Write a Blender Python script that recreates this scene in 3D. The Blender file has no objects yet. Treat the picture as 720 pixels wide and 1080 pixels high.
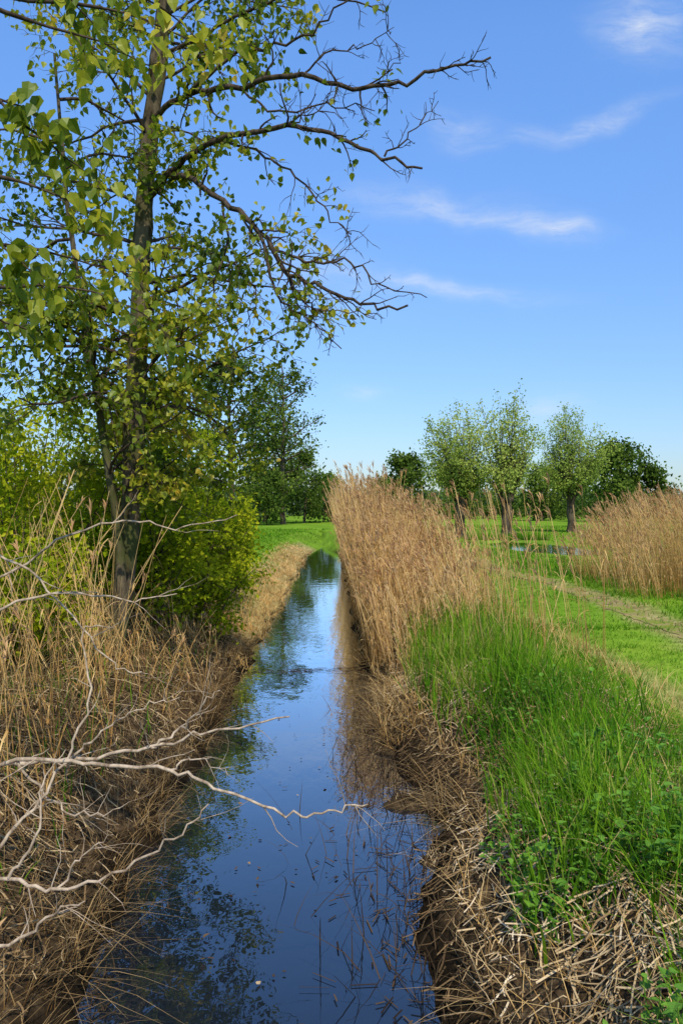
import bpy, math, numpy as np
from mathutils import Vector
rng=np.random.default_rng(11)
sc=bpy.context.scene
FO=840.0
def P(px,py,d): return np.array([(px-350)/FO*d, d, 2.5+(535-py)/FO*d])
def nrm(a): return a/np.maximum(np.linalg.norm(a,axis=-1,keepdims=True),1e-9)
U=lambda a,b,n=None: a+(b-a)*rng.random(n)
# ---------------- noise
_tab=rng.random((256,256))
def vn(x,y):
    x=np.asarray(x,float);y=np.asarray(y,float)
    xi=np.floor(x).astype(int);yi=np.floor(y).astype(int);fx=x-xi;fy=y-yi
    fx=fx*fx*(3-2*fx);fy=fy*fy*(3-2*fy)
    a=_tab[xi%256,yi%256];b=_tab[(xi+1)%256,yi%256];c=_tab[xi%256,(yi+1)%256];d=_tab[(xi+1)%256,(yi+1)%256]
    return (a*(1-fx)+b*fx)*(1-fy)+(c*(1-fx)+d*fx)*fy
def fbm(x,y): return (vn(x,y)+.5*vn(x*2.1+7,y*2.1+3)+.25*vn(x*4.3+1,y*4.3+9))/1.75
def sm(a,b,x):
    t=np.clip((x-a)/(b-a),0,1);return t*t*(3-2*t)
def clumprnd(p,scale=1.2,amt=.55):
    f=np.clip((fbm(p[:,0]*scale+p[:,2]*.7*scale,p[:,1]*scale*.8-p[:,2]*scale)-.25)*2,0,1)
    return np.clip((1-amt)*rng.random(len(p))+amt*f,0,1)
# ---------------- terrain function
PX,PY,PA,PB=9.0,34.6,1.9,6.2
def pq(x,y): return np.sqrt(((x-PX)/PA)**2+((y-PY)/PB)**2)
def mnd(y): return .55*(vn(np.asarray(y,float)*.13+2,0*np.asarray(y,float)+5)-.5)+.22*(vn(np.asarray(y,float)*.5,0*np.asarray(y,float)+15)-.5)
def edge(x,y):
    x=np.asarray(x,float);y=np.asarray(y,float)
    cx=-0.4-0.00012*np.clip(y-15,0,60)**2
    xr=cx+.92+.30*np.exp(-((y-6.3)/1.5)**2)+.26*(fbm(y*.9,0*y+3)-.5)+.14*(vn(y*3.1,0*y+9)-.5)+.06*(vn(y*9.1,0*y+4)-.5)
    xl=cx-.95+(.26+.2*sm(12,16,y))*(fbm(y*.8,0*y+33)-.5)+.16*(vn(y*2.7,0*y+19)-.5)+.06*(vn(y*8.1,0*y+24)-.5)
    close=np.clip((y-42)*.11,0,3)
    return x-xr+close,xl-x+close
def H(x,y):
    x=np.asarray(x,float);y=np.asarray(y,float)
    r,l=edge(x,y);e=np.maximum(r,l)
    isr=r>l
    bed=-.5*sm(0,.5,-e)
    wid=np.where(isr,1.1,1.3+.7*sm(11,17,y))
    up=.01+.06*sm(0,.15,e)+.73*sm(-.1,wid,e)
    z=np.where(e<0,bed-.02,up)
    slope=sm(0,.25,e)*(1-.75*sm(.9,1.8,e))
    z=z+slope*(.16*(fbm(x*2.2,y*2.2)-.5)+.07*(vn(x*9,y*9)-.5))
    q=pq(x,y);fl=sm(1.,2.,q)
    z=z+fl*(sm(6,40,np.abs(x))*.25*(fbm(x*.03,y*.03)-.5)+sm(2,4,e)*.06*(fbm(x*.5,y*.5)-.5))
    for rx in (3.05,4.7):
        z=z-.05*np.exp(-((x-rx-mnd(y))/.25)**2)*sm(0,2,e)
    z=z-np.where(q<1.3,.45*(1-sm(.90,1.04,q)),0)
    return z
# ---------------- mesh building
def build(name,V,F,mat,attrs=None,smooth=False,parent=None):
    me=bpy.data.meshes.new(name)
    V=np.asarray(V,np.float32)
    me.vertices.add(len(V));me.vertices.foreach_set('co',V.ravel())
    F=[np.asarray(f,np.int32) for f in F if len(f)]
    nl=sum(f.size for f in F);nf=sum(len(f) for f in F)
    me.loops.add(nl);me.polygons.add(nf)
    me.loops.foreach_set('vertex_index',np.concatenate([f.ravel() for f in F]))
    tot=np.concatenate([np.full(len(f),f.shape[1],np.int32) for f in F])
    st=np.concatenate([[0],np.cumsum(tot)[:-1]]).astype(np.int32)
    me.polygons.foreach_set('loop_start',st)
    me.update(calc_edges=True)
    if attrs:
        for k,a in attrs.items():
            at=me.attributes.new(k,'FLOAT','POINT');at.data.foreach_set('value',np.asarray(a,np.float32))
    me.polygons.foreach_set('use_smooth',np.full(nf,smooth))
    me.materials.append(mat)
    ob=bpy.data.objects.new(name,me);sc.collection.objects.link(ob)
    if parent: ob.parent=parent
    return ob
def empty(name):
    e=bpy.data.objects.new(name,None);sc.collection.objects.link(e);e.empty_display_size=.2
    return e
class Acc:
    def __init__(s): s.V=[];s.F={};s.A={};s.n=0
    def add(s,V,F,**A):
        V=np.asarray(V).reshape(-1,3)
        for f in F:
            f=np.asarray(f)
            if len(f): s.F.setdefault(f.shape[1],[]).append(f+s.n)
        for k,a in A.items(): s.A.setdefault(k,[]).append(np.broadcast_to(a,(len(V),)))
        s.V.append(V);s.n+=len(V)
    def make(s,name,mat,smooth=False,parent=None):
        if not s.V: return None
        return build(name,np.concatenate(s.V),[np.concatenate(f) for f in s.F.values()],mat,{k:np.concatenate(a) for k,a in s.A.items()},smooth,parent)
def scatter(acc,tv,tf,pos,t,n,scale,rnd=None,cs=1.2):
    pos=np.asarray(pos);N=len(pos)
    if N==0:return
    t=nrm(t);s=nrm(np.cross(t,n));n=np.cross(s,t)
    tv=np.asarray(tv,float);k=len(tv)
    sc_=np.broadcast_to(np.asarray(scale,float),(N,))[:,None,None]
    V=pos[:,None,:]+sc_*(tv[None,:,0:1]*s[:,None,:]+tv[None,:,1:2]*t[:,None,:]+tv[None,:,2:3]*n[:,None,:])
    F=(np.asarray(tf)[None]+(np.arange(N)*k)[:,None,None]).reshape(-1,len(tf[0]))
    if rnd is None: rnd=clumprnd(pos,cs)
    acc.add(V.reshape(-1,3),[F],rnd=np.repeat(rnd,k),hgt=np.tile(tv[:,1],N))
KITE=([(0,0,0),(-.33,.42,.09),(0,1,-.05),(.33,.42,.09)],[(0,2,1),(0,3,2)])
POP=([(0,0,0),(-.36,.2,.05),(-.34,.5,.07),(0,1.08,-.06),(.34,.5,.07),(.36,.2,.05),(0,.45,-.02)],[(0,6,1),(1,6,2),(2,6,3),(3,6,4),(4,6,5),(5,6,0)])
def leaves(acc,pos,size,tb=(0,0,-.3),nb=(0,0,.6),tmpl=KITE,rnd=None,cs=1.2):
    N=len(pos)
    t=rng.normal(size=(N,3))*.6+np.array(tb);n=rng.normal(size=(N,3))*.6+np.array(nb)
    scatter(acc,tmpl[0],tmpl[1],pos,t,n,size,rnd,cs)
def ribbons(acc,C,W,S,rnd=None):
    N,K,_=C.shape
    S=nrm(S)[:,None,:]
    L=C-S*W[...,None]*.5;R=C+S*W[...,None]*.5
    V=np.stack([L,R],2).reshape(-1,3)
    b=(np.arange(N)*K*2)[:,None]+(np.arange(K-1)*2)[None]
    F=np.stack([b,b+1,b+3,b+2],-1).reshape(-1,4)
    if rnd is None: rnd=clumprnd(C[:,0],1.1,.45)
    h=np.tile(np.repeat(np.linspace(0,1,K),2),N)
    acc.add(V,[F],rnd=np.repeat(rnd,K*2),hgt=h)
def blades(acc,x,y,h,w,lean=.3,curve=.5,K=4,rnd=None,head=None,z=None):
    N=len(x);z=H(x,y)-.02 if z is None else z
    a=U(0,2*np.pi,N) if head is None else head
    h=np.broadcast_to(h,(N,));w=np.broadcast_to(w,(N,))
    le=lean*rng.random(N);cu=curve*rng.random(N)
    s=np.linspace(0,1,K)[None]
    off=h[:,None]*(le[:,None]*s+cu[:,None]*s**2)
    zz=h[:,None]*(s-.45*cu[:,None]*s**2*np.clip(cu[:,None]+.3,0,2))
    C=np.stack([x[:,None]+np.cos(a)[:,None]*off,y[:,None]+np.sin(a)[:,None]*off,z[:,None]+zz],-1)
    W=w[:,None]*np.clip(1.05-s**1.5,.08,1)
    fa=a+np.pi/2+rng.normal(size=N)*.7
    S=np.stack([np.cos(fa),np.sin(fa),0*fa],-1)
    ribbons(acc,C,W,S,rnd)
    return C
def litter(acc,x,y,L,w,lift=.05,K=4,rnd=None,head=None):
    N=len(x);a=U(0,2*np.pi,N) if head is None else head
    s=np.linspace(-.5,.5,K)[None]
    bend=rng.normal(size=(N,1))*.12*L[:,None]*(s**2)*4
    X=x[:,None]+np.cos(a)[:,None]*s*L[:,None]-np.sin(a)[:,None]*bend
    Y=y[:,None]+np.sin(a)[:,None]*s*L[:,None]+np.cos(a)[:,None]*bend
    Z=H(X,Y);Z=np.maximum(Z,.01)
    Z=Z*.5+.5*Z.mean(1,keepdims=True)+U(.005,lift,(N,1))+s*rng.normal(size=(N,1))*.16*L[:,None]
    Z=np.maximum(Z,H(X,Y)+.004)
    S=np.stack([-np.sin(a),np.cos(a),rng.normal(size=N)*.5],-1)
    ribbons(acc,np.stack([X,Y,Z],-1),np.broadcast_to(w[:,None],(N,K)),S,rnd)
def tube(acc,pts,rad,sides=6,rnd=.5):
    pts=np.asarray(pts,float);rad=np.asarray(rad,float);n=len(pts)
    t=nrm(np.gradient(pts,axis=0));m=t.mean(0)
    ref=np.eye(3)[np.argmin(np.abs(m))]
    u=nrm(np.cross(t,ref));v=np.cross(t,u)
    a=np.linspace(0,2*np.pi,sides,endpoint=False)
    V=pts[:,None,:]+rad[:,None,None]*(np.cos(a)[None,:,None]*u[:,None,:]+np.sin(a)[None,:,None]*v[:,None,:])
    i=np.arange(n-1)[:,None]*sides;j=np.arange(sides)[None];k=(j+1)%sides
    F=np.stack([i+j,i+k,i+sides+k,i+sides+j],-1).reshape(-1,4)
    acc.add(V.reshape(-1,3),[F],rnd=rnd,hgt=np.repeat(np.linspace(0,1,n),sides))
def spline(pts,m=5,jit=0.):
    p=np.asarray(pts,float);p=np.vstack([2*p[0]-p[1],p,2*p[-1]-p[-2]])
    out=[]
    for i in range(1,len(p)-2):
        for s in np.linspace(0,1,m,endpoint=False):
            a,b,c,d=p[i-1],p[i],p[i+1],p[i+2]
            out.append(.5*((2*b)+(-a+c)*s+(2*a-5*b+4*c-d)*s*s+(-a+3*b-3*c+d)*s**3))
    out.append(p[-2]);out=np.array(out)
    if jit: out[1:-1]+=rng.normal(size=out[1:-1].shape)*jit
    return out
def grow(acc,tips,p,d,L,r,lev,Q):
    n=Q['seg'][lev];pts=[np.array(p,float)];d=nrm(np.array(d,float));dirs=[d]
    for i in range(n):
        d=nrm(d+rng.normal(size=3)*Q['wig'][lev]+np.array([0,0,Q['grav'][lev]]))
        pts.append(pts[-1]+d*L/n);dirs.append(d)
    pts=np.array(pts);rad=r*np.linspace(1,Q.get('taper',.25),n+1)
    tube(acc,pts,rad,Q['sides'][lev],rnd=rng.random())
    if lev>=Q['leaf']:
        k=Q['lpt'];idx=U(Q.get('l0',.2),1,k)*n;i0=np.minimum(idx.astype(int),n-1);f=(idx-i0)[:,None]
        tips.append(pts[i0]*(1-f)+pts[i0+1]*f)
    if lev<len(Q['seg'])-1:
        nc=Q['nc'][lev];t0=Q['t0'][lev]
        for j in range(nc):
            t=t0+(1-t0)*(j+rng.random())/nc;q=t*n;i0=min(int(q),n-1)
            b=pts[i0]*(1-(q-i0))+pts[i0+1]*(q-i0);dd=dirs[i0+1]
            ax=nrm(np.cross(dd,rng.normal(size=3)));an=math.radians(rng.normal(Q['ang'][lev],9))
            nd=dd*math.cos(an)+ax*math.sin(an)
            grow(acc,tips,b,nd,L*Q['rat'][lev]*(1.15-.6*t)*U(.75,1.2),max(r*(1-.7*t)*.55,Q.get('rmin',.002)),lev+1,Q)
# ---------------- materials
def newmat(name):
    m=bpy.data.materials.new(name);m.use_nodes=True;nt=m.node_tree
    for n in list(nt.nodes): nt.nodes.remove(n)
    return m,nt,nt.nodes.new('ShaderNodeOutputMaterial')
def ramp(nt,stops,fac):
    r=nt.nodes.new('ShaderNodeValToRGB');e=r.color_ramp.elements
    while len(e)<len(stops): e.new(.5)
    for i,(p,c) in enumerate(stops): e[i].position=p;e[i].color=(*c,1)
    nt.links.new(fac,r.inputs[0]);return r.outputs[0]
def mixc(nt,f,a,b,mode='MIX'):
    m=nt.nodes.new('ShaderNodeMix');m.data_type='RGBA';m.blend_type=mode
    if isinstance(f,(int,float)): m.inputs[0].default_value=f
    else: nt.links.new(f,m.inputs[0])
    for s,v in ((m.inputs[6],a),(m.inputs[7],b)):
        if isinstance(v,tuple): s.default_value=(*v,1)
        else: nt.links.new(v,s)
    return m.outputs[2]
def math_(nt,op,a,b=None,clamp=False):
    m=nt.nodes.new('ShaderNodeMath');m.operation=op;m.use_clamp=clamp
    for i,v in enumerate((a,b)):
        if v is None: continue
        if isinstance(v,(int,float)): m.inputs[i].default_value=v
        else: nt.links.new(v,m.inputs[i])
    return m.outputs[0]
def attr(nt,n):
    a=nt.nodes.new('ShaderNodeAttribute');a.attribute_name=n;return a.outputs['Fac']
def noise(nt,scale,detail=4,rough=.55,vec=None):
    n=nt.nodes.new('ShaderNodeTexNoise');n.inputs['Scale'].default_value=scale;n.inputs['Detail'].default_value=detail;n.inputs['Roughness'].default_value=rough
    if vec is None:
        g=nt.nodes.new('ShaderNodeNewGeometry');vec=g.outputs['Position']
    nt.links.new(vec,n.inputs['Vector']);return n.outputs[0]
def leafmat(name,stops,transl=.35,gloss=0.,hdark=None):
    m,nt,out=newmat(name)
    c=ramp(nt,stops,attr(nt,'rnd'))
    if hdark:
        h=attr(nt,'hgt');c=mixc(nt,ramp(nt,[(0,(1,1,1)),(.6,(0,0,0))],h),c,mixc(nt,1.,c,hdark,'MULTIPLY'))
    p=nt.nodes.new('ShaderNodeBsdfDiffuse');nt.links.new(c,p.inputs[0]);o=p.outputs[0]
    if transl:
        t=nt.nodes.new('ShaderNodeBsdfTranslucent');nt.links.new(c,t.inputs[0])
        mx=nt.nodes.new('ShaderNodeMixShader');mx.inputs[0].default_value=transl
        nt.links.new(o,mx.inputs[1]);nt.links.new(t.outputs[0],mx.inputs[2]);o=mx.outputs[0]
    if gloss:
        g=nt.nodes.new('ShaderNodeBsdfGlossy');g.inputs['Roughness'].default_value=.45;g.inputs[0].default_value=(.8,.85,.7,1)
        m2=nt.nodes.new('ShaderNodeMixShader');m2.inputs[0].default_value=gloss;nt.links.new(o,m2.inputs[1]);nt.links.new(g.outputs[0],m2.inputs[2]);o=m2.outputs[0]
    nt.links.new(o,out.inputs[0])
    return m
def barkmat(name,a,b,scale=8,bump=.5,green=None):
    m,nt,out=newmat(name)
    g=nt.nodes.new('ShaderNodeNewGeometry')
    mp=nt.nodes.new('ShaderNodeMapping');mp.inputs['Scale'].default_value=(1,1,.3);nt.links.new(g.outputs['Position'],mp.inputs[0])
    n=noise(nt,scale,4,.65,mp.outputs[0])
    c=ramp(nt,[(.35,a),(.62,b)],n)
    if green: c=mixc(nt,ramp(nt,[(.45,(0,0,0)),(.6,(1,1,1))],noise(nt,1.6,3)),c,green)
    p=nt.nodes.new('ShaderNodeBsdfDiffuse');nt.links.new(c,p.inputs[0])
    if bump:
        bp=nt.nodes.new('ShaderNodeBump');bp.inputs['Strength'].default_value=bump;bp.inputs['Distance'].default_value=.02;nt.links.new(n,bp.inputs['Height']);nt.links.new(bp.outputs[0],p.inputs['Normal'])
    nt.links.new(p.outputs[0],out.inputs[0]);return m
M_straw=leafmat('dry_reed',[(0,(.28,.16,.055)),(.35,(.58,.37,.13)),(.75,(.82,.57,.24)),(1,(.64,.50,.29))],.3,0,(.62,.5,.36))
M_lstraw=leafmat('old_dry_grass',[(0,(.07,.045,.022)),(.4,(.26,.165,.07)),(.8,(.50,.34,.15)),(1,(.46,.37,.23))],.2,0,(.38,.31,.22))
M_plume=leafmat('reed_plume',[(0,(.38,.20,.08)),(1,(.68,.44,.21))],.4)
M_litter=leafmat('reed_litter',[(0,(.05,.033,.018)),(.3,(.19,.12,.055)),(.65,(.46,.33,.17)),(1,(.66,.54,.37))],0)
M_dark=leafmat('wet_stalk',[(0,(.015,.011,.008)),(1,(.10,.065,.035))],0)
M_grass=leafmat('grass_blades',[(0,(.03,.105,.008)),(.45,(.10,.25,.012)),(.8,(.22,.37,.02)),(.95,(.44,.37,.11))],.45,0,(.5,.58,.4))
M_nettle=leafmat('nettle_leaf',[(0,(.04,.14,.012)),(1,(.19,.37,.035))],.35,.03)
M_poplar=leafmat('poplar_leaf',[(0,(.045,.08,.006)),(.4,(.15,.20,.010)),(.75,(.37,.36,.018)),(1,(.50,.33,.03))],.5,.02)
M_bush=leafmat('bush_leaf',[(0,(.07,.12,.006)),(.4,(.24,.31,.010)),(1,(.60,.57,.025))],.5)
M_willow=leafmat('willow_leaf',[(0,(.15,.22,.03)),(.5,(.32,.40,.07)),(1,(.52,.56,.14))],.45)
M_tree=leafmat('tree_leaf',[(0,(.03,.06,.010)),(.5,(.095,.15,.022)),(1,(.22,.28,.04))],.4)
M_farhaze=leafmat('far_leaf_hazed',[(0,(.06,.095,.05)),(1,(.15,.20,.09))],.3)  # distance haze painted into the leaf colour as a lighter bluish green
M_barkm=barkmat('poplar_bark',(.022,.016,.010),(.13,.10,.06),11,1.,(.065,.07,.022))
M_twig=barkmat('twig_bark',(.025,.018,.012),(.09,.065,.045),14,0)
M_bark=barkmat('tree_bark',(.03,.022,.014),(.11,.085,.055),4,0)
M_dead=barkmat('dead_branch_bark',(.17,.12,.075),(.46,.36,.25),22,.3)
def ground_mat():
    m,nt,out=newmat('ground')
    n1=noise(nt,.35,4,.6);n2=noise(nt,6,4,.65);n3=noise(nt,.03,3)
    green=ramp(nt,[(.3,(.08,.175,.012)),(.55,(.145,.28,.018)),(.75,(.25,.35,.03))],n1)
    fine=ramp(nt,[(.3,(.6,.65,.55)),(.7,(1,1,1))],n2)
    green=mixc(nt,1.,green,fine,'MULTIPLY')
    green=mixc(nt,math_(nt,'MULTIPLY',n3,.5),green,(.22,.29,.04))
    dirt=ramp(nt,[(.3,(.018,.012,.007)),(.52,(.07,.045,.023)),(.75,(.22,.15,.075))],noise(nt,14,4,.7))
    a=attr(nt,'dirt')
    f=math_(nt,'ADD',a,math_(nt,'MULTIPLY',math_(nt,'SUBTRACT',n2,.5),.6))
    c=mixc(nt,ramp(nt,[(.35,(0,0,0)),(.65,(1,1,1))],f),green,dirt)
    trk=ramp(nt,[(.3,(.14,.10,.04)),(.5,(.28,.22,.085)),(.7,(.40,.31,.14))],n2)
    c=mixc(nt,ramp(nt,[(.3,(0,0,0)),(.72,(.95,.95,.95))],math_(nt,'ADD',attr(nt,'track'),math_(nt,'MULTIPLY',math_(nt,'SUBTRACT',n1,.5),1.3))),c,trk)
    wet=attr(nt,'wet');c=mixc(nt,wet,c,(.014,.010,.006))
    p=nt.nodes.new('ShaderNodeBsdfDiffuse');nt.links.new(c,p.inputs[0])
    bp=nt.nodes.new('ShaderNodeBump');bp.inputs['Strength'].default_value=.8;bp.inputs['Distance'].default_value=.05;nt.links.new(n2,bp.inputs['Height']);nt.links.new(bp.outputs[0],p.inputs['Normal'])
    nt.links.new(p.outputs[0],out.inputs[0]);return m
def geo(a,b,n,e):
    t=np.linspace(0,1,n+1)[1:];return a+(b-a)*t**e
xs=np.concatenate([-geo(4,900,70,3.5)[::-1],np.arange(-4,6,.05),geo(6,12,40,1.),geo(12,900,70,3.2)])
ys=np.concatenate([-geo(0,60,12,2)[::-1],np.arange(0,2.5,.2),np.arange(2.5,14,.06),geo(14,70,190,1.35),geo(70,1600,60,3)])
X,Y=np.meshgrid(xs,ys);Z=H(X,Y)
r_,l_=edge(X,Y);e_=np.maximum(r_,l_)
dirt=np.where(r_>l_,1-sm(.7,1.3,e_),(1-sm(.9,1.8,e_))*(1-.8*sm(13,18,Y)))*(1-sm(38,48,Y))
dirt=np.maximum(dirt,(pq(X,Y)<1.0)*.8)
M_=mnd(Y)
track=np.maximum(.46*np.exp(-((X-3.05-M_)/.25)**2)*(Y<90),.78*np.exp(-((X-4.75-M_)/.55)**2)*(Y<70))
track=np.maximum(track,np.where(l_>r_,.85*sm(12,16,Y)*(1-sm(.7,1.6,l_))*(1-sm(42,52,Y)),0))
wet=(1-sm(.0,np.where(l_>r_,.35-.25*sm(12,16,Y),.35),e_))*(1-sm(42,48,Y))
nx,ny=len(xs),len(ys);i=(np.arange(ny-1)[:,None]*nx+np.arange(nx-1)[None]).ravel()
build('ground',np.stack([X,Y,Z],-1).reshape(-1,3),[np.stack([i,i+1,i+nx+1,i+nx],-1)],ground_mat(),{'dirt':dirt.ravel(),'wet':wet.ravel(),'track':track.ravel()},True)
def path_mat():
    m,nt,out=newmat('path_earth')
    c=ramp(nt,[(.32,(.10,.075,.035)),(.46,(.28,.21,.09)),(.54,(.19,.21,.04)),(.64,(.17,.20,.03)),(.72,(.32,.25,.12))],noise(nt,3.1,5,.7))
    p=nt.nodes.new('ShaderNodeBsdfDiffuse');nt.links.new(c,p.inputs[0])
    nt.links.new(p.outputs[0],out.inputs[0]);return m
acc=Acc()
yy=np.concatenate([np.arange(2.5,14,.08),np.arange(14,60,.2)])
for cx,w in ((4.7,.22),):
    u=np.linspace(-1,1,7)
    wv=w*(2.6*fbm(yy*1.7,yy*0+cx*5)-.35);wl=w*(2.6*fbm(yy*1.9,yy*0+cx*9)-.35)
    wv=np.clip(wv,.01,1);wl=np.clip(wl,.01,1)
    xl=cx+np.where(u[None]>0,u[None]*wv[:,None],u[None]*wl[:,None])+mnd(yy)[:,None]
    Yp=np.repeat(yy[:,None],7,1);Zp=H(xl,Yp)+.008
    i=(np.arange(len(yy)-1)[:,None]*7+np.arange(6)[None]).ravel()
    acc.add(np.stack([xl,Yp,Zp],-1),[np.stack([i,i+1,i+8,i+7],-1)])
acc.make('dirt_path',path_mat(),True)
def water_mat():
    m,nt,out=newmat('water')
    g=nt.nodes.new('ShaderNodeNewGeometry')
    mp=nt.nodes.new('ShaderNodeMapping');mp.inputs['Scale'].default_value=(1,.6,1);nt.links.new(g.outputs['Position'],mp.inputs[0])
    n=noise(nt,4.,3,.55,mp.outputs[0])
    bp=nt.nodes.new('ShaderNodeBump');bp.inputs['Strength'].default_value=.13;bp.inputs['Distance'].default_value=.03;nt.links.new(n,bp.inputs['Height'])
    d=nt.nodes.new('ShaderNodeBsdfDiffuse');d.inputs[0].default_value=(.008,.011,.016,1)
    gl=nt.nodes.new('ShaderNodeBsdfGlossy');gl.inputs['Roughness'].default_value=.01;gl.inputs[0].default_value=(.93,.97,1,1);nt.links.new(bp.outputs[0],gl.inputs['Normal'])
    fr=nt.nodes.new('ShaderNodeFresnel');fr.inputs[0].default_value=1.33
    f=math_(nt,'MULTIPLY',fr.outputs[0],3.0,True)
    mx=nt.nodes.new('ShaderNodeMixShader');nt.links.new(f,mx.inputs[0]);nt.links.new(d.outputs[0],mx.inputs[1]);nt.links.new(gl.outputs[0],mx.inputs[2]);nt.links.new(mx.outputs[0],out.inputs[0]);return m
MW=water_mat()
build('ditch_water',[(-3,-20,0),(2,-20,0),(2,56,0),(-3,56,0)],[[(0,1,2,3)]],MW)
th=np.linspace(0,2*np.pi,48,endpoint=False)
build('pond_water',np.stack([PX+PA*1.0*np.cos(th),PY+PB*1.0*np.sin(th),np.full(48,.735)],-1),[np.arange(48)[None]],MW)
# ---------------- reeds
def reeds(name,x,y,h,plume=True,lean=.12,leafn=3,w=.008,curve=.15,mat=None):
    mat=mat or M_straw
    N=len(x);root=empty(name);a=Acc()
    hd=rng.normal(2.8,1.2,N)
    C=blades(a,x,y,h,w*U(.7,1.3,N),lean,curve,5,head=hd)
    ribbons(a,C.copy(),np.full((N,5),w*.8),np.stack([np.cos(hd),np.sin(hd),0*hd],-1))
    for k in range(leafn):
        t=U(.15,.9,N)*4;i0=np.minimum(t.astype(int),3);f=(t-i0)[:,None]
        b=C[np.arange(N),i0]*(1-f)+C[np.arange(N),i0+1]*f
        an=U(0,6.28,N);L=U(.18,.45,N)*np.clip(h/2,.4,1)
        s=np.linspace(0,1,4)[None]
        up=U(-.3,1.,N)[:,None];out=U(.3,.9,N)[:,None]
        Cc=np.stack([b[:,0:1]+np.cos(an)[:,None]*out*L[:,None]*s,b[:,1:2]+np.sin(an)[:,None]*out*L[:,None]*s,b[:,2:3]+L[:,None]*(up*s-.6*s*s)],-1)
        fa=an+1.57
        ribbons(a,Cc,(.014*U(.5,1.2,N))[:,None]*np.clip(1.05-s,.1,1),np.stack([np.cos(fa),np.sin(fa),rng.normal(size=N)*.4],-1))
    a.make('reed_stems',mat,parent=root)
    if plume:
        a=Acc();sel=rng.random(N)<plume;T=C[sel,-1];D=nrm(C[sel,-1]-C[sel,-2]);n=len(T)
        for k in range(8):
            b=T-D*U(0,.10,n)[:,None];an=U(0,6.28,n);L=U(.07,.17,n)
            dr=nrm(D+np.stack([np.cos(an)*.35-.25,np.sin(an)*.35,rng.normal(size=n)*.15-.1],-1))
            s=np.array([0,.5,1.])[None,:,None]
            Cc=b[:,None,:]+dr[:,None,:]*L[:,None,None]*s;Cc[:,2,2]-=L*.25
            ribbons(a,Cc,np.tile([.006,.016,.004],(n,1)),np.stack([np.cos(an+1.5),np.sin(an+1.5),0*an],-1))
        a.make('reed_plumes',M_plume,parent=root)
    return root
def rb(n,y0,y1,u0,u1,pw=1,pu=1):
    y=y0+(y1-y0)*rng.random(n)**pw;u=u0+(u1-u0)*rng.random(n)**pu
    r,_=edge(0*y,y);return -r+u,y
x,y=rb(4700,11.6,38,.05,1.75,1.4,1.5)
y=y+.5*np.abs(rng.normal(size=len(y)))*(y<13)
h=np.clip(1.2+.48*(y-11.5),1.1,2.9)*(1-.35*sm(.8,1.5,x+.3*sm(20,40,y)))*U(.62,1.08,len(x))*(.78+.44*fbm(x*1.5,y*.8))
reeds('reed_bed',x,y,h,.75,.18)
x,y=rb(600,10.3,13.5,.2,1.6);reeds('reed_bed',x,y,U(.35,1.25,len(x)),.25,.35,4)
n=1700;y=U(14.3,21,n);x=5.35+3.6*rng.random(n)**.8+(y-14)*.09
reeds('reed_bed',x,y,(U(.6,1.2,n)+.95*sm(5.5,6.9,x-(y-14)*.09))*(.70+.5*fbm(x*1.4,y)),.7,.3,3,.008,.3)
n=500;x=U(11.3,13.8,n);y=U(33,37,n);reeds('reed_bed',x,y,U(.5,1.2,n),.5)
n=150;x=U(1.7,3.0,n);y=U(8.5,15,n);reeds('reed_stand',x,y,U(.9,2.1,n),.7,.22)
n=1300;y=3.2+12*rng.random(n)**1.05;_,l=edge(0*y,y);u=.35+2.6*rng.random(n);x=l-u
k=fbm(x*1.1+4,y*.7)>.43;x=x[k];y=y[k];u=u[k];n=len(x)
reeds('reed_bed',x,y,U(.4,1.3,n)*np.clip(u*.75,.35,1),.12,.7,4,.007,.8,M_lstraw)
n=420;y=U(8.2,15.5,n);_,l=edge(0*y,y);x=l-U(.3,1.6,n);reeds('reed_bed',x,y,U(.35,1.2,n)*(1.2-.04*y),.2,.5,4,.008,.5)
n=260;y=U(3.2,8.5,n);_,l=edge(0*y,y);x=l-U(.5,2.,n);reeds('reed_stand',x,y,U(1.,2.1,n),.1,.28,3,.008,.25)
a=Acc()
n=8000;y=2.6+12*rng.random(n)**1.2;_,l=edge(0*y,y);u=rng.random(n)*2.4+.03;x=l-u
blades(a,x,y,U(.08,.38,n)*(.5+fbm(x*2,y*2)),.006,.9,1.5,4)
n=80;yc=3+15*rng.random(n);side=rng.random(n)<.5;m=24
y=np.repeat(yc,m)+rng.normal(size=n*m)*.07;r,l=edge(0*y,y);sd=np.repeat(side,m)
u=np.repeat(U(.02,.3,n),m)+rng.normal(size=n*m)*.05
x=np.where(sd,l-np.abs(u),-r+np.abs(u));hd=np.where(sd,0,np.pi)+rng.normal(size=n*m)*.8
blades(a,x,y,U(.12,.42,n*m),.006,.8,1.5,5,head=hd)
a.make('dry_grass',M_lstraw)
a=Acc()
n=11000;y=12+32*rng.random(n)**1.3;_,l=edge(0*y,y);u=rng.random(n)*1.3-.04;x=l-u
blades(a,x,y,U(.05,.2,n)*(.3+1.3*fbm(x*2,y)),.006+.0004*y,.9,1.4,3)
n=60;yc=13+26*rng.random(n);m=30;y=np.repeat(yc,m)+rng.normal(size=n*m)*.12;_,l=edge(0*y,y)
x=l-np.abs(np.repeat(U(0,.9,n),m)+rng.normal(size=n*m)*.08);blades(a,x,y,U(.12,.42,n*m),.010,.8,1.3,4)
n=5000;y=8+34*rng.random(n)**1.3;r,_=edge(0*y,y);x=-r+rng.random(n)*.9
blades(a,x,y,U(.12,.36,n),.006+.0003*y,.7,1.2,3)
n=4200;y=2.4+9*rng.random(n);r,_=edge(0*y,y);x=-r+.25+rng.random(n)**1.2*2.4
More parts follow.
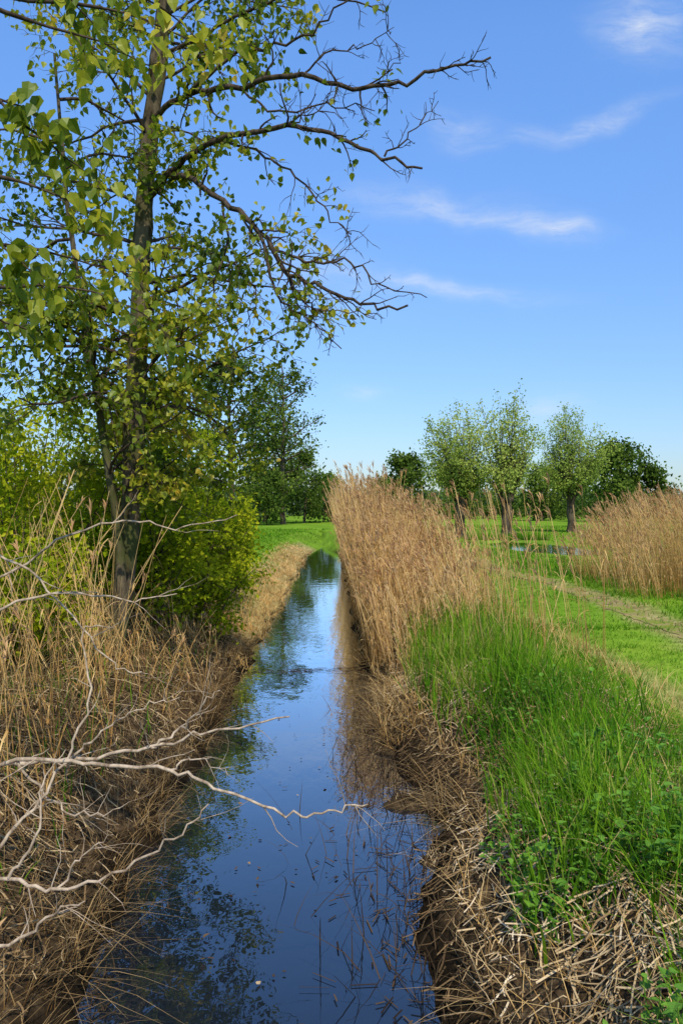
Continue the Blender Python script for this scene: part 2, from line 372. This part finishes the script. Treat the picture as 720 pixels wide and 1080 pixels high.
blades(a,x,y,U(.1,.42,n),.005,.8,1.3,4)
a.make('dry_grass',M_straw)
a=Acc()
n=9500;y=2.3+9*rng.random(n)**1.2;r,_=edge(0*y,y);u=.10+rng.random(n)**.75*1.6;x=-r+u
litter(a,x,y,U(.05,.5,n)**1.3*np.clip(u*1.7,.3,1),U(.003,.010,n),.09)
n=900;y=2.3+8*rng.random(n);r,_=edge(0*y,y);u=.0+rng.random(n)*.4;x=-r+u
litter(a,x,y,U(.08,.3,n),U(.004,.009,n),.05,rnd=U(0,.3,n))
n=7000;y=2.5+12*rng.random(n);_,l=edge(0*y,y);u=.05+rng.random(n)**.8*2.2;x=l-u
litter(a,x,y,U(.08,.6,n)*np.clip(u*1.6,.3,1),U(.004,.010,n),.16,rnd=U(0,.70,n)**1.25)
a.make('reed_litter',M_litter)
# dark stalks in water + debris
a=Acc()
n=480;y=4.+7*rng.random(n);r,_=edge(0*y,y);x=-r+.08-np.abs(rng.normal(size=n))*.20*(1+1.3*np.exp(-((y-6)/1.7)**2))
blades(a,x,y,U(.06,.5,n),.008,.7,.8,4,z=np.full(n,-.02))
n=120;y=3+8*rng.random(n);_,l=edge(0*y,y);x=l+.02+np.abs(rng.normal(size=n))*.10
blades(a,x,y,U(.06,.3,n),.007,.9,.8,4,z=np.full(n,-.02))
a.make('dead_stalks_in_water',M_dark)
a=Acc()
def flt(x,y,an,L,w,z=.006):
    n=len(x);s=np.linspace(-.5,.5,3)[None]
    C=np.stack([x[:,None]+np.cos(an)[:,None]*L[:,None]*s,y[:,None]+np.sin(an)[:,None]*L[:,None]*s,z+0*s+U(0,.012,n)[:,None]],-1)
    ribbons(a,C,np.full((n,3),1.)*w[:,None],np.stack([-np.sin(an),np.cos(an),0*an],-1),U(0,1,n))
n=560;y=3.6+8*rng.random(n)**1.2;r,l=edge(0*y,y);side=rng.random(n)<.75
x=np.where(side,-r-np.abs(rng.normal(size=n))*.17*(1+1.1*np.exp(-((y-6)/1.5)**2)),l+np.abs(rng.normal(size=n))*.10)
flt(x,y,U(0,3.14,n),U(.02,.16,n),.007*U(.4,1.6,n))
n=150;x=U(-1.3,.5,n);y=12.2+.12*x+.12*rng.normal(size=n);flt(x,y,rng.normal(size=n)*.3,U(.04,.2,n),.013*U(.5,1.3,n))
n=60;flt(U(-1.1,.3,n),U(3.6,10,n),U(0,3,n),U(.012,.05,n),.012*U(.5,1.6,n))
a.make('floating_debris',M_dark)
a=Acc();n=14;leaves(a,np.stack([U(-1.,.3,n),U(3.6,9,n),np.full(n,.012)],-1),U(.02,.045,n),(1,0,0),(0,0,6),POP,U(.1,.6,n));a.make('floating_leaves',M_litter)
def clod_mat():
    m,nt,out=newmat('mud');c=ramp(nt,[(.3,(.012,.009,.006)),(.7,(.09,.06,.03))],noise(nt,18,4,.7))
    p=nt.nodes.new('ShaderNodeBsdfDiffuse');nt.links.new(c,p.inputs[0]);nt.links.new(p.outputs[0],out.inputs[0]);return m
a=Acc();st=Acc()
for k,(y0,dx,R) in enumerate([(6.7,-.10,.17),(5.6,.0,.09),(8.1,.0,.10)]):
    x0=float(-edge(0,y0)[0])+dx
    th=np.linspace(0,2*np.pi,18,endpoint=False);ph=np.linspace(-.2,1.5,7)
    T,Pp=np.meshgrid(th,ph);rr=R*(.6+.8*fbm(np.cos(T)*2+k*3+5,np.sin(T)*2+Pp*2+k))
    V=np.stack([x0+rr*np.cos(T)*np.cos(Pp)*1.5,y0+rr*np.sin(T)*np.cos(Pp),rr*.42*np.sin(Pp)],-1)
    i=np.arange(6)[:,None]*18;j=np.arange(18)[None];kk=(j+1)%18
    a.add(V,[np.stack([i+j,i+kk,i+18+kk,i+18+j],-1).reshape(-1,4)])
    n=60;blades(st,x0+rng.normal(size=n)*R*.8,y0+rng.normal(size=n)*R*.6,U(.04,.14,n),.006,1.2,1.5,4,z=np.full(n,R*.15))
a.make('mud_mound',clod_mat(),True);st.make('dead_grass_tuft',M_litter)
# ---------------- green grass
a=Acc()
def gkeep(x,y):
    r,l=edge(x,y);e=np.maximum(r,l);m_=mnd(y)
    k=1-.6*np.exp(-((x-3.05-m_)/.22)**2)-.85*np.exp(-((x-4.72-m_)/.45)**2)*(y<60)
    q=pq(x,y);q2=pq(x,y+3.2)
    return (rng.random(len(x))<k)&(e>.6)&(q>1.05)&((q2>1.02)|(rng.random(len(x))<.12))
n=52000;y=2.6+9*rng.random(n)**1.1;x=1.0+rng.random(n)**1.25*6.7
k=gkeep(x,y)&(rng.random(n)<sm(1.0,1.8,x+.9*(fbm(x*1.5,y*1.5)-.5)+.04*y));x=x[k];y=y[k];n=len(x)
tall=1-sm(2.1,2.8,x);path=np.exp(-((x-3.9)/1.1)**2)
blades(a,x,y,(U(.10,.2,n)+tall*U(.05,.26,n))*(1-.6*path)*(.4+1.1*fbm(x*2,y*2)),U(.006,.011,n),.5,.8,4)
n=56000;y=11+22*rng.random(n)**1.3;x=1.1+rng.random(n)**1.2*(4+.55*y)
k=gkeep(x,y);x=x[k];y=y[k];n=len(x);path=np.exp(-((x-3.9)/1.2)**2)
blades(a,x,y,U(.08,.22,n)*(1-.6*path)*(.4+fbm(x*1,y*1)),.008+.0006*y,.5,.8,3)
n=14000;y=33+40*rng.random(n);x=rng.random(n)*(.5*y)+1.5;k=gkeep(x,y);x=x[k];y=y[k];n=len(x)
blades(a,x,y,U(.08,.2,n),.012+.0006*y,.5,.8,3)
n=24000;y=12+50*rng.random(n)**1.4;_,l=edge(0*y,y);x=l-.55-rng.random(n)**1.3*(2+.2*y)
k=rng.random(n)<sm(-.2,.6,fbm(x*1.5,y*.8)-.45+.4*(l-x-.6));x=x[k];y=y[k];n=len(x)
blades(a,x,y,U(.06,.2,n),.008+.0006*y,.5,.8,3)
n=2500;y=U(PY+PB,PY+PB+1.8,n);x=U(7,11.2,n);blades(a,x,y,U(.2,.5,n),.02,.4,.5,4)
a.make('grass',M_grass)
a=Acc()
n=2600;y=3.6+9.9*rng.random(n);r,_=edge(0*y,y);x=-r+U(.4,1.6,n)
k=fbm(x*1.3+9,y*1.1)>.46;x=x[k];y=y[k];n=len(x)
blades(a,x,y,U(.2,.55,n),U(.012,.02,n),.3,.4,5)
n=900;y=8+6*rng.random(n);r,_=edge(0*y,y);x=-r+U(.4,1.7,n);blades(a,x,y,U(.3,.7,n),U(.012,.02,n),.25,.35,5)
n=1300;y=4+16*rng.random(n);_,l=edge(0*y,y);x=l-U(.4,2.2,n);blades(a,x,y,U(.12,.45,n),.011,.4,.5,5)
a.make('reed_shoots',M_grass)
# nettles
a=Acc();root=empty('nettle_patch');st=Acc();pos=[];tt=[];nn=[];ss=[]
for k in range(1300):
    y0=U(2.5,7.5) if k%3 else U(2.5,4.2);r=float(edge(0,y0)[0]);x0=-r+U(.35,1.7)
    if float(fbm(x0*1.8+3,y0*1.5))<.47 or x0>2.3: continue
    z0=float(H(x0,y0));h=U(.06,.30);top=np.array([x0+U(-.06,.06),y0+U(-.06,.06),z0+h]);b=np.array([x0,y0,z0])
    tube(st,[b,(b+top)/2+rng.normal(size=3)*.01,top],[.003,.003,.002],4)
    for q in range(int(4+h*22)):
        f=(q+1)/int(4+h*22);an=q*1.57+rng.normal()*.3+(q%2)*3.14;pp=b*(1-f)+top*f
        pos.append(pp);tt.append([math.cos(an),math.sin(an),U(-.5,.5)]);nn.append([U(-.3,.3),U(-.3,.3),1]);ss.append(U(.022,.06))
scatter(a,POP[0],POP[1],np.array(pos),np.array(tt),np.array(nn),np.array(ss))
a.make('nettle_leaves',M_nettle,parent=root);st.make('nettle_stems',M_nettle,parent=root)
# ---------------- main tree by the ditch
root=empty('poplar_tree');tr=Acc();tw=Acc();tips=[]
TP=[(112,720,9.5),(128,640,9.5),(139,540,9.5),(143,440,9.5),(147,340,9.5),(152,240,9.5),(161,130,9.5),(174,20,9.5),(185,-120,9.5),(190,-320,9.6),(200,-520,9.7)]
tp=spline([P(*t) for t in TP],5,.006)
tube(tr,tp,np.interp(np.linspace(0,1,len(tp)),[0,.08,.3,.7,1],[.18,.13,.12,.09,.02])*(1+.06*rng.normal(size=len(tp))),14)
s2=spline([P(*t) for t in [(120,715,9.35),(130,650,9.3),(126,580,9.3),(118,500,9.2),(100,400,9.2),(85,300,9.1),(70,180,9.),(60,60,9)]],5,.01)
tube(tr,s2,np.linspace(.075,.015,len(s2)),10)
Q=dict(seg=[8,6,4],wig=[.14,.2,.25],grav=[-.03,-.05,-.06],sides=[6,4,3],leaf=1,lpt=5,nc=[8,5],t0=[.2,.2],ang=[48,50],rat=[.5,.5],rmin=.0035,taper=.2)
for k in range(36):
    f=U(.30,.95);b=tp[int(f*(len(tp)-1))];an=U(0,6.28)
    if math.cos(an)>.3 and f<.6 and rng.random()<.5: an+=3.14
    d=np.array([math.cos(an),math.sin(an)*.8,U(.1,.7)])
    grow(tw,tips,b,d,U(1.3,2.3)*(1.25-.5*f),.028*(1.2-f*.6),0,Q)
for k in range(12):
    b=s2[int(U(.35,1)*(len(s2)-1))];an=U(0,6.28);grow(tw,tips,b,[math.cos(an),math.sin(an),U(.1,.7)],U(1,1.8),.02,0,Q)
for k in range(14):
    b=tp[int(U(.22,.42)*(len(tp)-1))];an=U(0,6.28);grow(tw,tips,b,[math.cos(an),math.sin(an),U(0,.4)],U(.7,1.3),.014,0,Q)
LIMB=[
 ([(161,130,9.5),(200,100,9),(255,95,8.6),(320,80,8.2),(380,96,8),(430,86,7.8),(470,74,7.7),(517,61,7.6)],.036),
 ([(155,215,9.5),(180,185,9.1),(230,148,8.6),(300,135,8.1),(360,147,7.9),(405,166,7.8),(445,178,7.7)],.038),
 ([(155,205,9.5),(185,185,9),(235,212,8.4),(275,245,8.1),(305,290,7.9),(340,302,7.8),(380,322,7.7),(430,322,7.6)],.038),
 ([(275,245,8.1),(284,280,8),(292,312,7.9),(325,335,7.8),(360,368,7.7)],.018),
 ([(290,265,8.),(330,278,7.8),(370,276,7.7),(400,300,7.6),(450,314,7.5)],.016),
 ([(170,60,9.5),(220,40,9),(270,10,8.6),(330,-5,8.3),(405,14,8)],.024),
 ([(200,100,9),(250,60,8.7),(300,48,8.4),(345,20,8.2),(390,-20,8)],.022),
 ([(230,148,8.6),(280,165,8.4),(320,195,8.2),(345,225,8),(370,248,7.9)],.016),
 ([(235,212,8.4),(240,260,8.2),(225,310,8.1),(250,350,8),(240,390,8)],.015),
 ([(255,95,8.6),(290,120,8.4),(340,112,8.2),(395,118,8)],.015),
 ([(150,280,9.5),(190,262,9.2),(240,275,9),(270,310,8.8),(262,345,8.7)],.018),
 ([(405,166,7.8),(430,142,7.8),(462,107,7.7)],.011),
 ([(380,96,8),(410,75,7.9),(425,62,7.8)],.010),
 ([(320,80,8.2),(350,55,8.1),(385,50,8),(415,30,7.9)],.012),
 ([(300,135,8.1),(330,120,8),(365,125,7.9)],.010),
 ([(305,290,7.9),(320,320,7.8),(350,330,7.7),(395,335,7.7)],.012),
]
QT=dict(seg=[5,3],wig=[.22,.25],grav=[-.02,-.02],sides=[4,3],leaf=1,lpt=1,nc=[3],t0=[.3],ang=[45],rat=[.5],rmin=.004,taper=.4)
for L,r in LIMB:
    s=spline([P(*t) for t in L],5,.018);rr=r*np.linspace(1,.28,len(s));tube(tw,s,rr,6)
    n=int(len(s)*.8)
    for k in range(n):
        i=rng.integers(2,len(s)-1);d=nrm(s[i]-s[i-1]);px=350+s[i][0]/s[i][1]*FO
        sd=nrm(d*.8+rng.normal(size=3)*np.array([.5,.5,.7]))
        l=[];grow(tw,l,s[i],sd,U(.12,.5)*(1 if px<360 else .7),max(rr[i]*.5,.005),0,QT)
        if px<290 or (px<350 and rng.random()<.3) or (rng.random()<.03): tips+= [q+rng.normal(size=q.shape)*.03 for q in l for _ in range(5 if px<260 else 2)]
tr.make('trunk',M_barkm,True,root);tw.make('branches',M_twig,True,root)
lp=np.concatenate(tips);lp=lp+rng.normal(size=lp.shape)*.05
a=Acc();leaves(a,lp,U(.05,.095,len(lp)),(0,0,-.6),(.1,-.2,.4),POP);a.make('leaves',M_poplar,parent=root)
print('poplar leaves',len(lp))
root=empty('poplar_tree');tr=Acc();tw=Acc();tips=[]
tb=spline([(-2.5,2.6,.6),(-2.45,2.7,2),(-2.4,2.8,3.5),(-2.3,2.9,5.5),(-2.2,3,8)],4,.01);tube(tr,tb,np.linspace(.14,.05,len(tb)),12)
QN=dict(seg=[7,4],wig=[.12,.2],grav=[-.05,-.08],sides=[5,3],leaf=0,lpt=7,nc=[6],t0=[.15],ang=[42],rat=[.42],rmin=.002,taper=.3,l0=.25)
for (p0,p1,r) in [((-90,-10,2.9),(150,90,3.3),.008),((-90,-60,3),(230,30,3.6),.008),((-90,180,2.9),(115,235,3.2),.008),((-90,60,2.9),(90,190,3.2),.008),((-90,250,3.4),(150,300,4.4),.008),((-90,-80,3),(120,0,3.2),.008),((-90,120,3.),(70,120,3.1),.007),((-90,330,3.6),(60,360,4),.008),((-60,-20,3.4),(240,60,4.4),.008),((-90,240,3.0),(60,290,3.1),.007),((-60,300,4.),(190,330,5),.008)]:
    A=P(*p0);B=P(*p1);b=tb[np.argmin(np.abs(tb[:,2]-A[2]))]
    s=spline([b,A,A*.5+B*.5+np.array([0,0,.06])],4,.008);tube(tw,s,np.linspace(.014,r,len(s)),6)
    grow(tw,tips,s[-1],B-s[-1],np.linalg.norm(B-s[-1])*1.05,r*.8,0,QN)
tr.make('trunk',M_barkm,True,root);tw.make('branches',M_twig,True,root)
lp=np.concatenate(tips);lp=lp+rng.normal(size=lp.shape)*.04
a=Acc();leaves(a,lp,U(.045,.078,len(lp)),(0,0,-1.2),(.2,-.3,.1),POP,cs=2.);a.make('leaves',M_poplar,parent=root)
print('near leaves',len(lp))
# ---------------- shrubs left
def shrub(name,x,y,h,rad,nst,nl,mat,size):
    root=empty(name);w=Acc();tips=[];z=float(H(x,y))
    Qs=dict(seg=[6,4,3],wig=[.1,.2,.25],grav=[-.015,0,0],sides=[4,3,3],leaf=1,lpt=nl,nc=[9,5],t0=[.08,.2],ang=[50,45],rat=[.38,.5],rmin=.003,taper=.2)
    for k in range(nst):
        an=U(0,6.28);o=rng.random()*rad*.4;q=rng.random()
        grow(w,tips,[x+math.cos(an)*o,y+math.sin(an)*o,z-.05],[math.cos(an)*rad/h*1.3*q,math.sin(an)*rad/h*1.3*q,1],h*U(.45,1.),.022,0,Qs)
    w.make('stems',M_bark,True,root)
    lp=np.concatenate(tips);lp=lp+rng.normal(size=lp.shape)*size*1.1
    a=Acc();leaves(a,lp,size*U(.6,1.3,len(lp)),(0,0,-.2),(.1,-.5,.5));a.make('leaves',mat,parent=root);return len(lp)
nL=0
for (x,y,h,r,ns,nl,sz) in [(-2.7,15.5,3.3,1.1,14,10,.09),(-2.45,11.2,2.7,.8,13,9,.08),(-3.3,13.5,3.9,1.3,13,9,.09),(-5.0,12.8,4.8,1.6,12,8,.095),(-4.4,18,4.4,1.6,12,8,.10),(-7,17,5.2,1.8,12,8,.11),(-3.9,10.2,2.9,1.1,12,9,.085),(-2.9,20,2.6,1.0,10,8,.10),(-5.6,9.2,3.4,1.3,12,9,.085),(-3.4,8.0,1.8,.8,10,9,.075),(-4.4,7.4,2.3,.9,10,9,.075),(-2.1,12.6,1.3,.5,8,9,.075),(-3.1,24,1.6,.9,8,8,.10),(-2.5,18,1.1,.5,7,8,.08)]:
    nL+=shrub('shrub',x,y,h,r,ns,nl,M_bush,sz)
print('shrub leaves',nL)
# ---------------- pollard willows
def willow(x,y,h,rad,th,nsh=36):
    root=empty('pollard_willow');w=Acc();tips=[];z=float(H(x,y))-.1;lean=U(-.15,.15)
    s=spline([(x,y,z),(x+lean*.3,y,z+th*.5),(x+lean,y,z+th),(x+lean,y,z+th*1.12)],4,.02)
    tube(w,s,np.interp(np.linspace(0,1,len(s)),[0,.12,.6,.85,1],[.46,.30,.28,.46,.22])*(1+.06*rng.normal(size=len(s))),12)
    Qw=dict(seg=[7,4],wig=[.07,.14],grav=[-.012,-.02],sides=[4,3],leaf=0,lpt=19,nc=[10],t0=[.2],ang=[38],rat=[.30],rmin=.006,taper=.15,l0=.15)
    hc=h-th
    for k in range(nsh):
        an=U(0,6.28);v=U(-.62,1.);rr=math.sqrt(max(0,1-v*v))*U(.55,1.0);hv=hc*.5*(1+v*U(.85,1.05))
        tgt=np.array([math.cos(an)*rr*rad,math.sin(an)*rr*rad,hv]);L=np.linalg.norm(tgt)
        grow(w,tips,[x+lean+.25*math.cos(an),y+.25*math.sin(an),z+th],tgt+np.array([0,0,.15*L]),L,.04,0,Qw)
    w.make('trunk_and_shoots',M_bark,True,root)
    lp=np.concatenate(tips);lp=lp+rng.normal(size=lp.shape)*.14
    a=Acc();leaves(a,lp,U(.09,.18,len(lp)),(0,0,-.2),(.1,-.4,.6));a.make('leaves',M_willow,parent=root);print('willow',len(lp))
willow(7.3,45.5,7.6,2.1,2.1,60);willow(9.5,43.2,8.0,1.3,2.1,40);willow(16.3,54,8.6,2.4,2.4,62)
# ---------------- background trees
def tree(x,y,h,rad,mat=M_tree,nb=22,size=.35,lpt=22,th=.2,name='deciduous_tree'):
    root=empty(name);w=Acc();tips=[];z=float(H(x,y))-.1
    s=spline([(x,y,z),(x+U(-.2,.2),y,z+h*.3),(x+U(-.4,.4),y,z+h*.6),(x+U(-.3,.3),y,z+h*.93)],5,.04);tube(w,s,np.linspace(h*.018,h*.003,len(s)),9)
    Qt=dict(seg=[6,4],wig=[.12,.2],grav=[.02,0],sides=[4,3],leaf=1,lpt=lpt,nc=[9],t0=[.25],ang=[45],rat=[.42],rmin=.012,taper=.2,l0=.1)
    for k in range(nb):
        f=th+(1-th)*(k+rng.random())/nb;b=s[min(int(f*(len(s)-1)),len(s)-1)];an=k*2.4+rng.normal()*.4
        L=rad*1.15*math.sin(math.pi*min(1,(.18+.78*(f-th)/(1-th))))**.6*U(.7,1.1)
        grow(w,tips,b,[math.cos(an),math.sin(an),U(.2,.8)],L,h*.006,0,Qt)
    w.make('trunk_and_limbs',M_bark,True,root)
    lp=np.concatenate(tips);lp=lp+rng.normal(size=lp.shape)*size*1.1
    a=Acc();leaves(a,lp,size*U(.6,1.3,len(lp)),(0,0,-.2),(.1,-.4,.6),cs=.5);a.make('leaves',mat,parent=root)
tree(-4.9,80,17.3,4.2,nb=30,size=.30,lpt=14)
tree(-10.5,84,19.5,4.8,nb=32,size=.38,lpt=20)
tree(-17,80,16,5,nb=24,size=.42,lpt=14)
tree(-8,95,14,4.4,nb=26,size=.42,lpt=16)
tree(-3.0,86,7.8,3.0,nb=24,size=.32,lpt=18,th=.08)
tree(-1.0,92,5.6,2.6,nb=22,size=.32,lpt=18,th=.05)
tree(-6.2,76,5,2.6,nb=24,size=.30,lpt=18,th=.05)
tree(10.8,118,9.8,3.8,nb=28,size=.48,lpt=24,th=.06)
tree(6.8,112,5.5,2.4,nb=22,size=.4,lpt=18,th=.05)
tree(32,90,9.6,3.5,nb=28,size=.44,lpt=22,th=.06)
tree(36.5,92,6.6,2.8,nb=24,size=.42,lpt=20,th=.05)
tree(26.5,100,7,3.2,nb=22,size=.4,lpt=18,th=.05)
def mass(name,y0,x0,x1,n,hmin,hmax,size,mat):
    a=Acc()
    for k in range(n):
        x=x0+(x1-x0)*(k+rng.random())/n;y=y0+U(-12,12);h=U(hmin,hmax);r=h*U(.45,.75)
        m=14;c=np.stack([x+rng.normal(size=m)*r*.55,y+rng.normal(size=m)*r*.5,.8+h*U(.15,.85,m)],-1)
        lp=np.repeat(c,26,0);lp=lp+nrm(rng.normal(size=lp.shape))*(h*.2*rng.random(len(lp))**.4)[:,None]
        lp[:,2]=np.maximum(lp[:,2],.7);leaves(a,lp,size*U(.6,1.3,len(lp)),cs=.15)
    a.make(name,mat)
mass('distant_trees',150,-60,-3,22,4,7,.9,M_farhaze)
mass('distant_trees',170,-2,110,50,3.8,6.2,.9,M_farhaze)
mass('distant_trees',330,-200,260,80,6,10,1.7,M_farhaze)
mass('hedge',118,14,46,26,2.4,5,.5,M_tree)
# ---------------- dead branches foreground left
root=empty('dead_fallen_branches');w=Acc()
DB=[([(-120,830,4.4),(5,806,4.2),(75,800,4.1),(160,788,4.0),(225,772,3.95),(305,756,3.9)],.014),
 ([(-120,810,4.3),(20,802,4.0),(100,806,3.9),(180,812,3.8),(225,830,3.7),(300,858,3.6),(345,858,3.6),(388,849,3.6)],.012),
 ([(-110,900,3.9),(10,925,3.7),(60,937,3.6),(130,914,3.55),(185,884,3.5),(220,848,3.5)],.011),
 ([(-40,930,3.8),(20,870,3.9),(62,815,4),(95,742,4.1),(88,665,4.2),(122,662,4.2)],.010),
 ([(-120,700,4.6),(5,642,4.5),(70,625,4.5),(130,633,4.4),(187,626,4.4)],.010),
 ([(-120,640,5),(10,606,5),(60,570,4.9),(130,549,4.8),(185,557,4.8),(250,543,4.7)],.010),
 ([(75,800,4.1),(110,770,4.1),(150,745,4.1),(190,735,4.1)],.007),
 ([(160,788,4),(190,770,4),(215,740,3.9),(232,728,3.9)],.008),
 ([(180,812,3.8),(205,800,3.8),(240,818,3.8)],.006),
 ([(20,802,4),(60,850,4),(100,860,3.9),(130,850,3.9)],.008),
 ([(60,937,3.6),(90,900,3.6),(120,880,3.6)],.006),
 ([(-80,560,4.8),(10,590,4.7),(70,640,4.6),(120,700,4.5),(150,708,4.5)],.009),
 ([(10,925,3.7),(40,880,3.7),(45,830,3.8),(70,790,3.9)],.008),
 ([(-60,1010,3.6),(20,990,3.6),(60,960,3.55),(90,950,3.5)],.010)]
QD=dict(seg=[4],wig=[.18],grav=[0],sides=[4],leaf=9,lpt=1,nc=[],t0=[],ang=[],rat=[],taper=.3)
for L,r in DB:
    s=spline([P(*t) for t in L],6,.009);rr=r*np.linspace(1,.28,len(s));tube(w,s,rr,7)
    for k in range(7):
        i=rng.integers(6,len(s)-1);d=nrm(s[i]-s[i-1]);grow(w,[],s[i],nrm(d+rng.normal(size=3)*.5),U(.08,.32),rr[i]*.5,0,QD)
w.make('bare_branches',M_dead,True,root)
# ---------------- world, sun, camera
S=nrm(np.array([.14,-.62,.76]));el=math.asin(S[2]);rot=math.atan2(S[0],S[1])
wd=bpy.data.worlds.new('World');sc.world=wd;wd.use_nodes=True;nt=wd.node_tree
for n in list(nt.nodes): nt.nodes.remove(n)
out=nt.nodes.new('ShaderNodeOutputWorld');bg=nt.nodes.new('ShaderNodeBackground');bg.inputs[1].default_value=.13
sky=nt.nodes.new('ShaderNodeTexSky');sky.sky_type='NISHITA';sky.sun_disc=False;sky.sun_elevation=el;sky.sun_rotation=rot;sky.air_density=1.0;sky.dust_density=.5;sky.ozone_density=1.5
tc=nt.nodes.new('ShaderNodeTexCoord');sp=nt.nodes.new('ShaderNodeSeparateXYZ');nt.links.new(tc.outputs['Generated'],sp.inputs[0])
ysafe=math_(nt,'MAXIMUM',sp.outputs[1],.05)
ca=math_(nt,'DIVIDE',sp.outputs[0],ysafe);cb=math_(nt,'DIVIDE',sp.outputs[2],ysafe)
cmb=nt.nodes.new('ShaderNodeCombineXYZ');nt.links.new(ca,cmb.inputs[0]);nt.links.new(cb,cmb.inputs[1])
def wisp(px,py,L,W,ang,amp):
    mp=nt.nodes.new('ShaderNodeMapping');mp.vector_type='TEXTURE'
    mp.inputs['Location'].default_value=((px-350)/FO,(535-py)/FO,0);mp.inputs['Rotation'].default_value=(0,0,math.radians(ang));mp.inputs['Scale'].default_value=(L/FO,W/FO,1)
    nt.links.new(warp,mp.inputs[0])
    ln=nt.nodes.new('ShaderNodeVectorMath');ln.operation='LENGTH';nt.links.new(mp.outputs[0],ln.inputs[0])
    e=math_(nt,'EXPONENT',math_(nt,'MULTIPLY',math_(nt,'POWER',ln.outputs['Value'],2.),-1.2))
    return math_(nt,'MULTIPLY',e,amp)
nz=nt.nodes.new('ShaderNodeTexNoise');nz.inputs['Scale'].default_value=8;nz.inputs['Detail'].default_value=4;nt.links.new(cmb.outputs[0],nz.inputs['Vector'])
v1=nt.nodes.new('ShaderNodeVectorMath');v1.operation='SUBTRACT';nt.links.new(nz.outputs['Color'],v1.inputs[0]);v1.inputs[1].default_value=(.5,.5,.5)
v2=nt.nodes.new('ShaderNodeVectorMath');v2.operation='MULTIPLY';nt.links.new(v1.outputs[0],v2.inputs[0]);v2.inputs[1].default_value=(.12,.06,0)
v3=nt.nodes.new('ShaderNodeVectorMath');v3.operation='ADD';nt.links.new(cmb.outputs[0],v3.inputs[0]);nt.links.new(v2.outputs[0],v3.inputs[1]);warp=v3.outputs[0]
tot=None
for w_ in [(485,135,40,20,5,.26),(615,126,95,9,14,.34),(685,28,42,28,-10,.6),(450,212,80,15,-4,.32),(585,240,38,14,-8,.5),(520,228,80,9,-8,.25),(470,300,95,9,-7,.42),(385,415,24,12,0,.26),(575,430,36,16,0,.3),(325,290,90,34,-8,.2),(1000,200,150,20,-10,.5)]:
    q=wisp(*w_);tot=q if tot is None else math_(nt,'ADD',tot,q)
st=nt.nodes.new('ShaderNodeMapping');st.inputs['Scale'].default_value=(8,34,1);st.inputs['Rotation'].default_value=(0,0,math.radians(6));nt.links.new(warp,st.inputs[0])
n2=nt.nodes.new('ShaderNodeTexNoise');n2.inputs['Scale'].default_value=1.6;n2.inputs['Detail'].default_value=6;n2.inputs['Roughness'].default_value=.7;nt.links.new(st.outputs[0],n2.inputs['Vector'])
n2r=nt.nodes.new('ShaderNodeMapRange');nt.links.new(n2.outputs[0],n2r.inputs[0]);n2r.inputs[1].default_value=.34;n2r.inputs[2].default_value=.68
fac=math_(nt,'MULTIPLY',tot,math_(nt,'ADD',math_(nt,'MULTIPLY',n2r.outputs[0],1.0),.2),True)
tf=nt.nodes.new('ShaderNodeMapRange');nt.links.new(sp.outputs[2],tf.inputs[0]);tf.inputs[1].default_value=0;tf.inputs[2].default_value=.5
tintc=mixc(nt,tf.outputs[0],(.68,.77,.95),(1.12,1.58,2.12))
tint=mixc(nt,1.,sky.outputs[0],tintc,'MULTIPLY')
cl=mixc(nt,fac,tint,(6.2,6.6,7.2))
nt.links.new(cl,bg.inputs[0]);nt.links.new(bg.outputs[0],out.inputs[0])
sl=bpy.data.lights.new('sun','SUN');sl.energy=5.0;sl.angle=math.radians(.5);sl.color=(1,.93,.80);so=bpy.data.objects.new('sun',sl);sc.collection.objects.link(so)
so.rotation_euler=Vector(S.tolist()).to_track_quat('Z','Y').to_euler()
cam=bpy.data.cameras.new('camera');cam.sensor_fit='VERTICAL';cam.sensor_height=36;cam.lens=28;cam.clip_start=.05;cam.clip_end=4000
co=bpy.data.objects.new('camera',cam);sc.collection.objects.link(co);co.location=(0,0,2.5)
co.rotation_euler=(math.radians(90-.34),0,math.radians(-.68));sc.camera=co
sc.view_settings.view_transform='Standard';sc.view_settings.look='None';sc.view_settings.exposure=0;sc.view_settings.gamma=1
print('faces',sum(len(o.data.polygons) for o in bpy.data.objects if o.type=='MESH'))
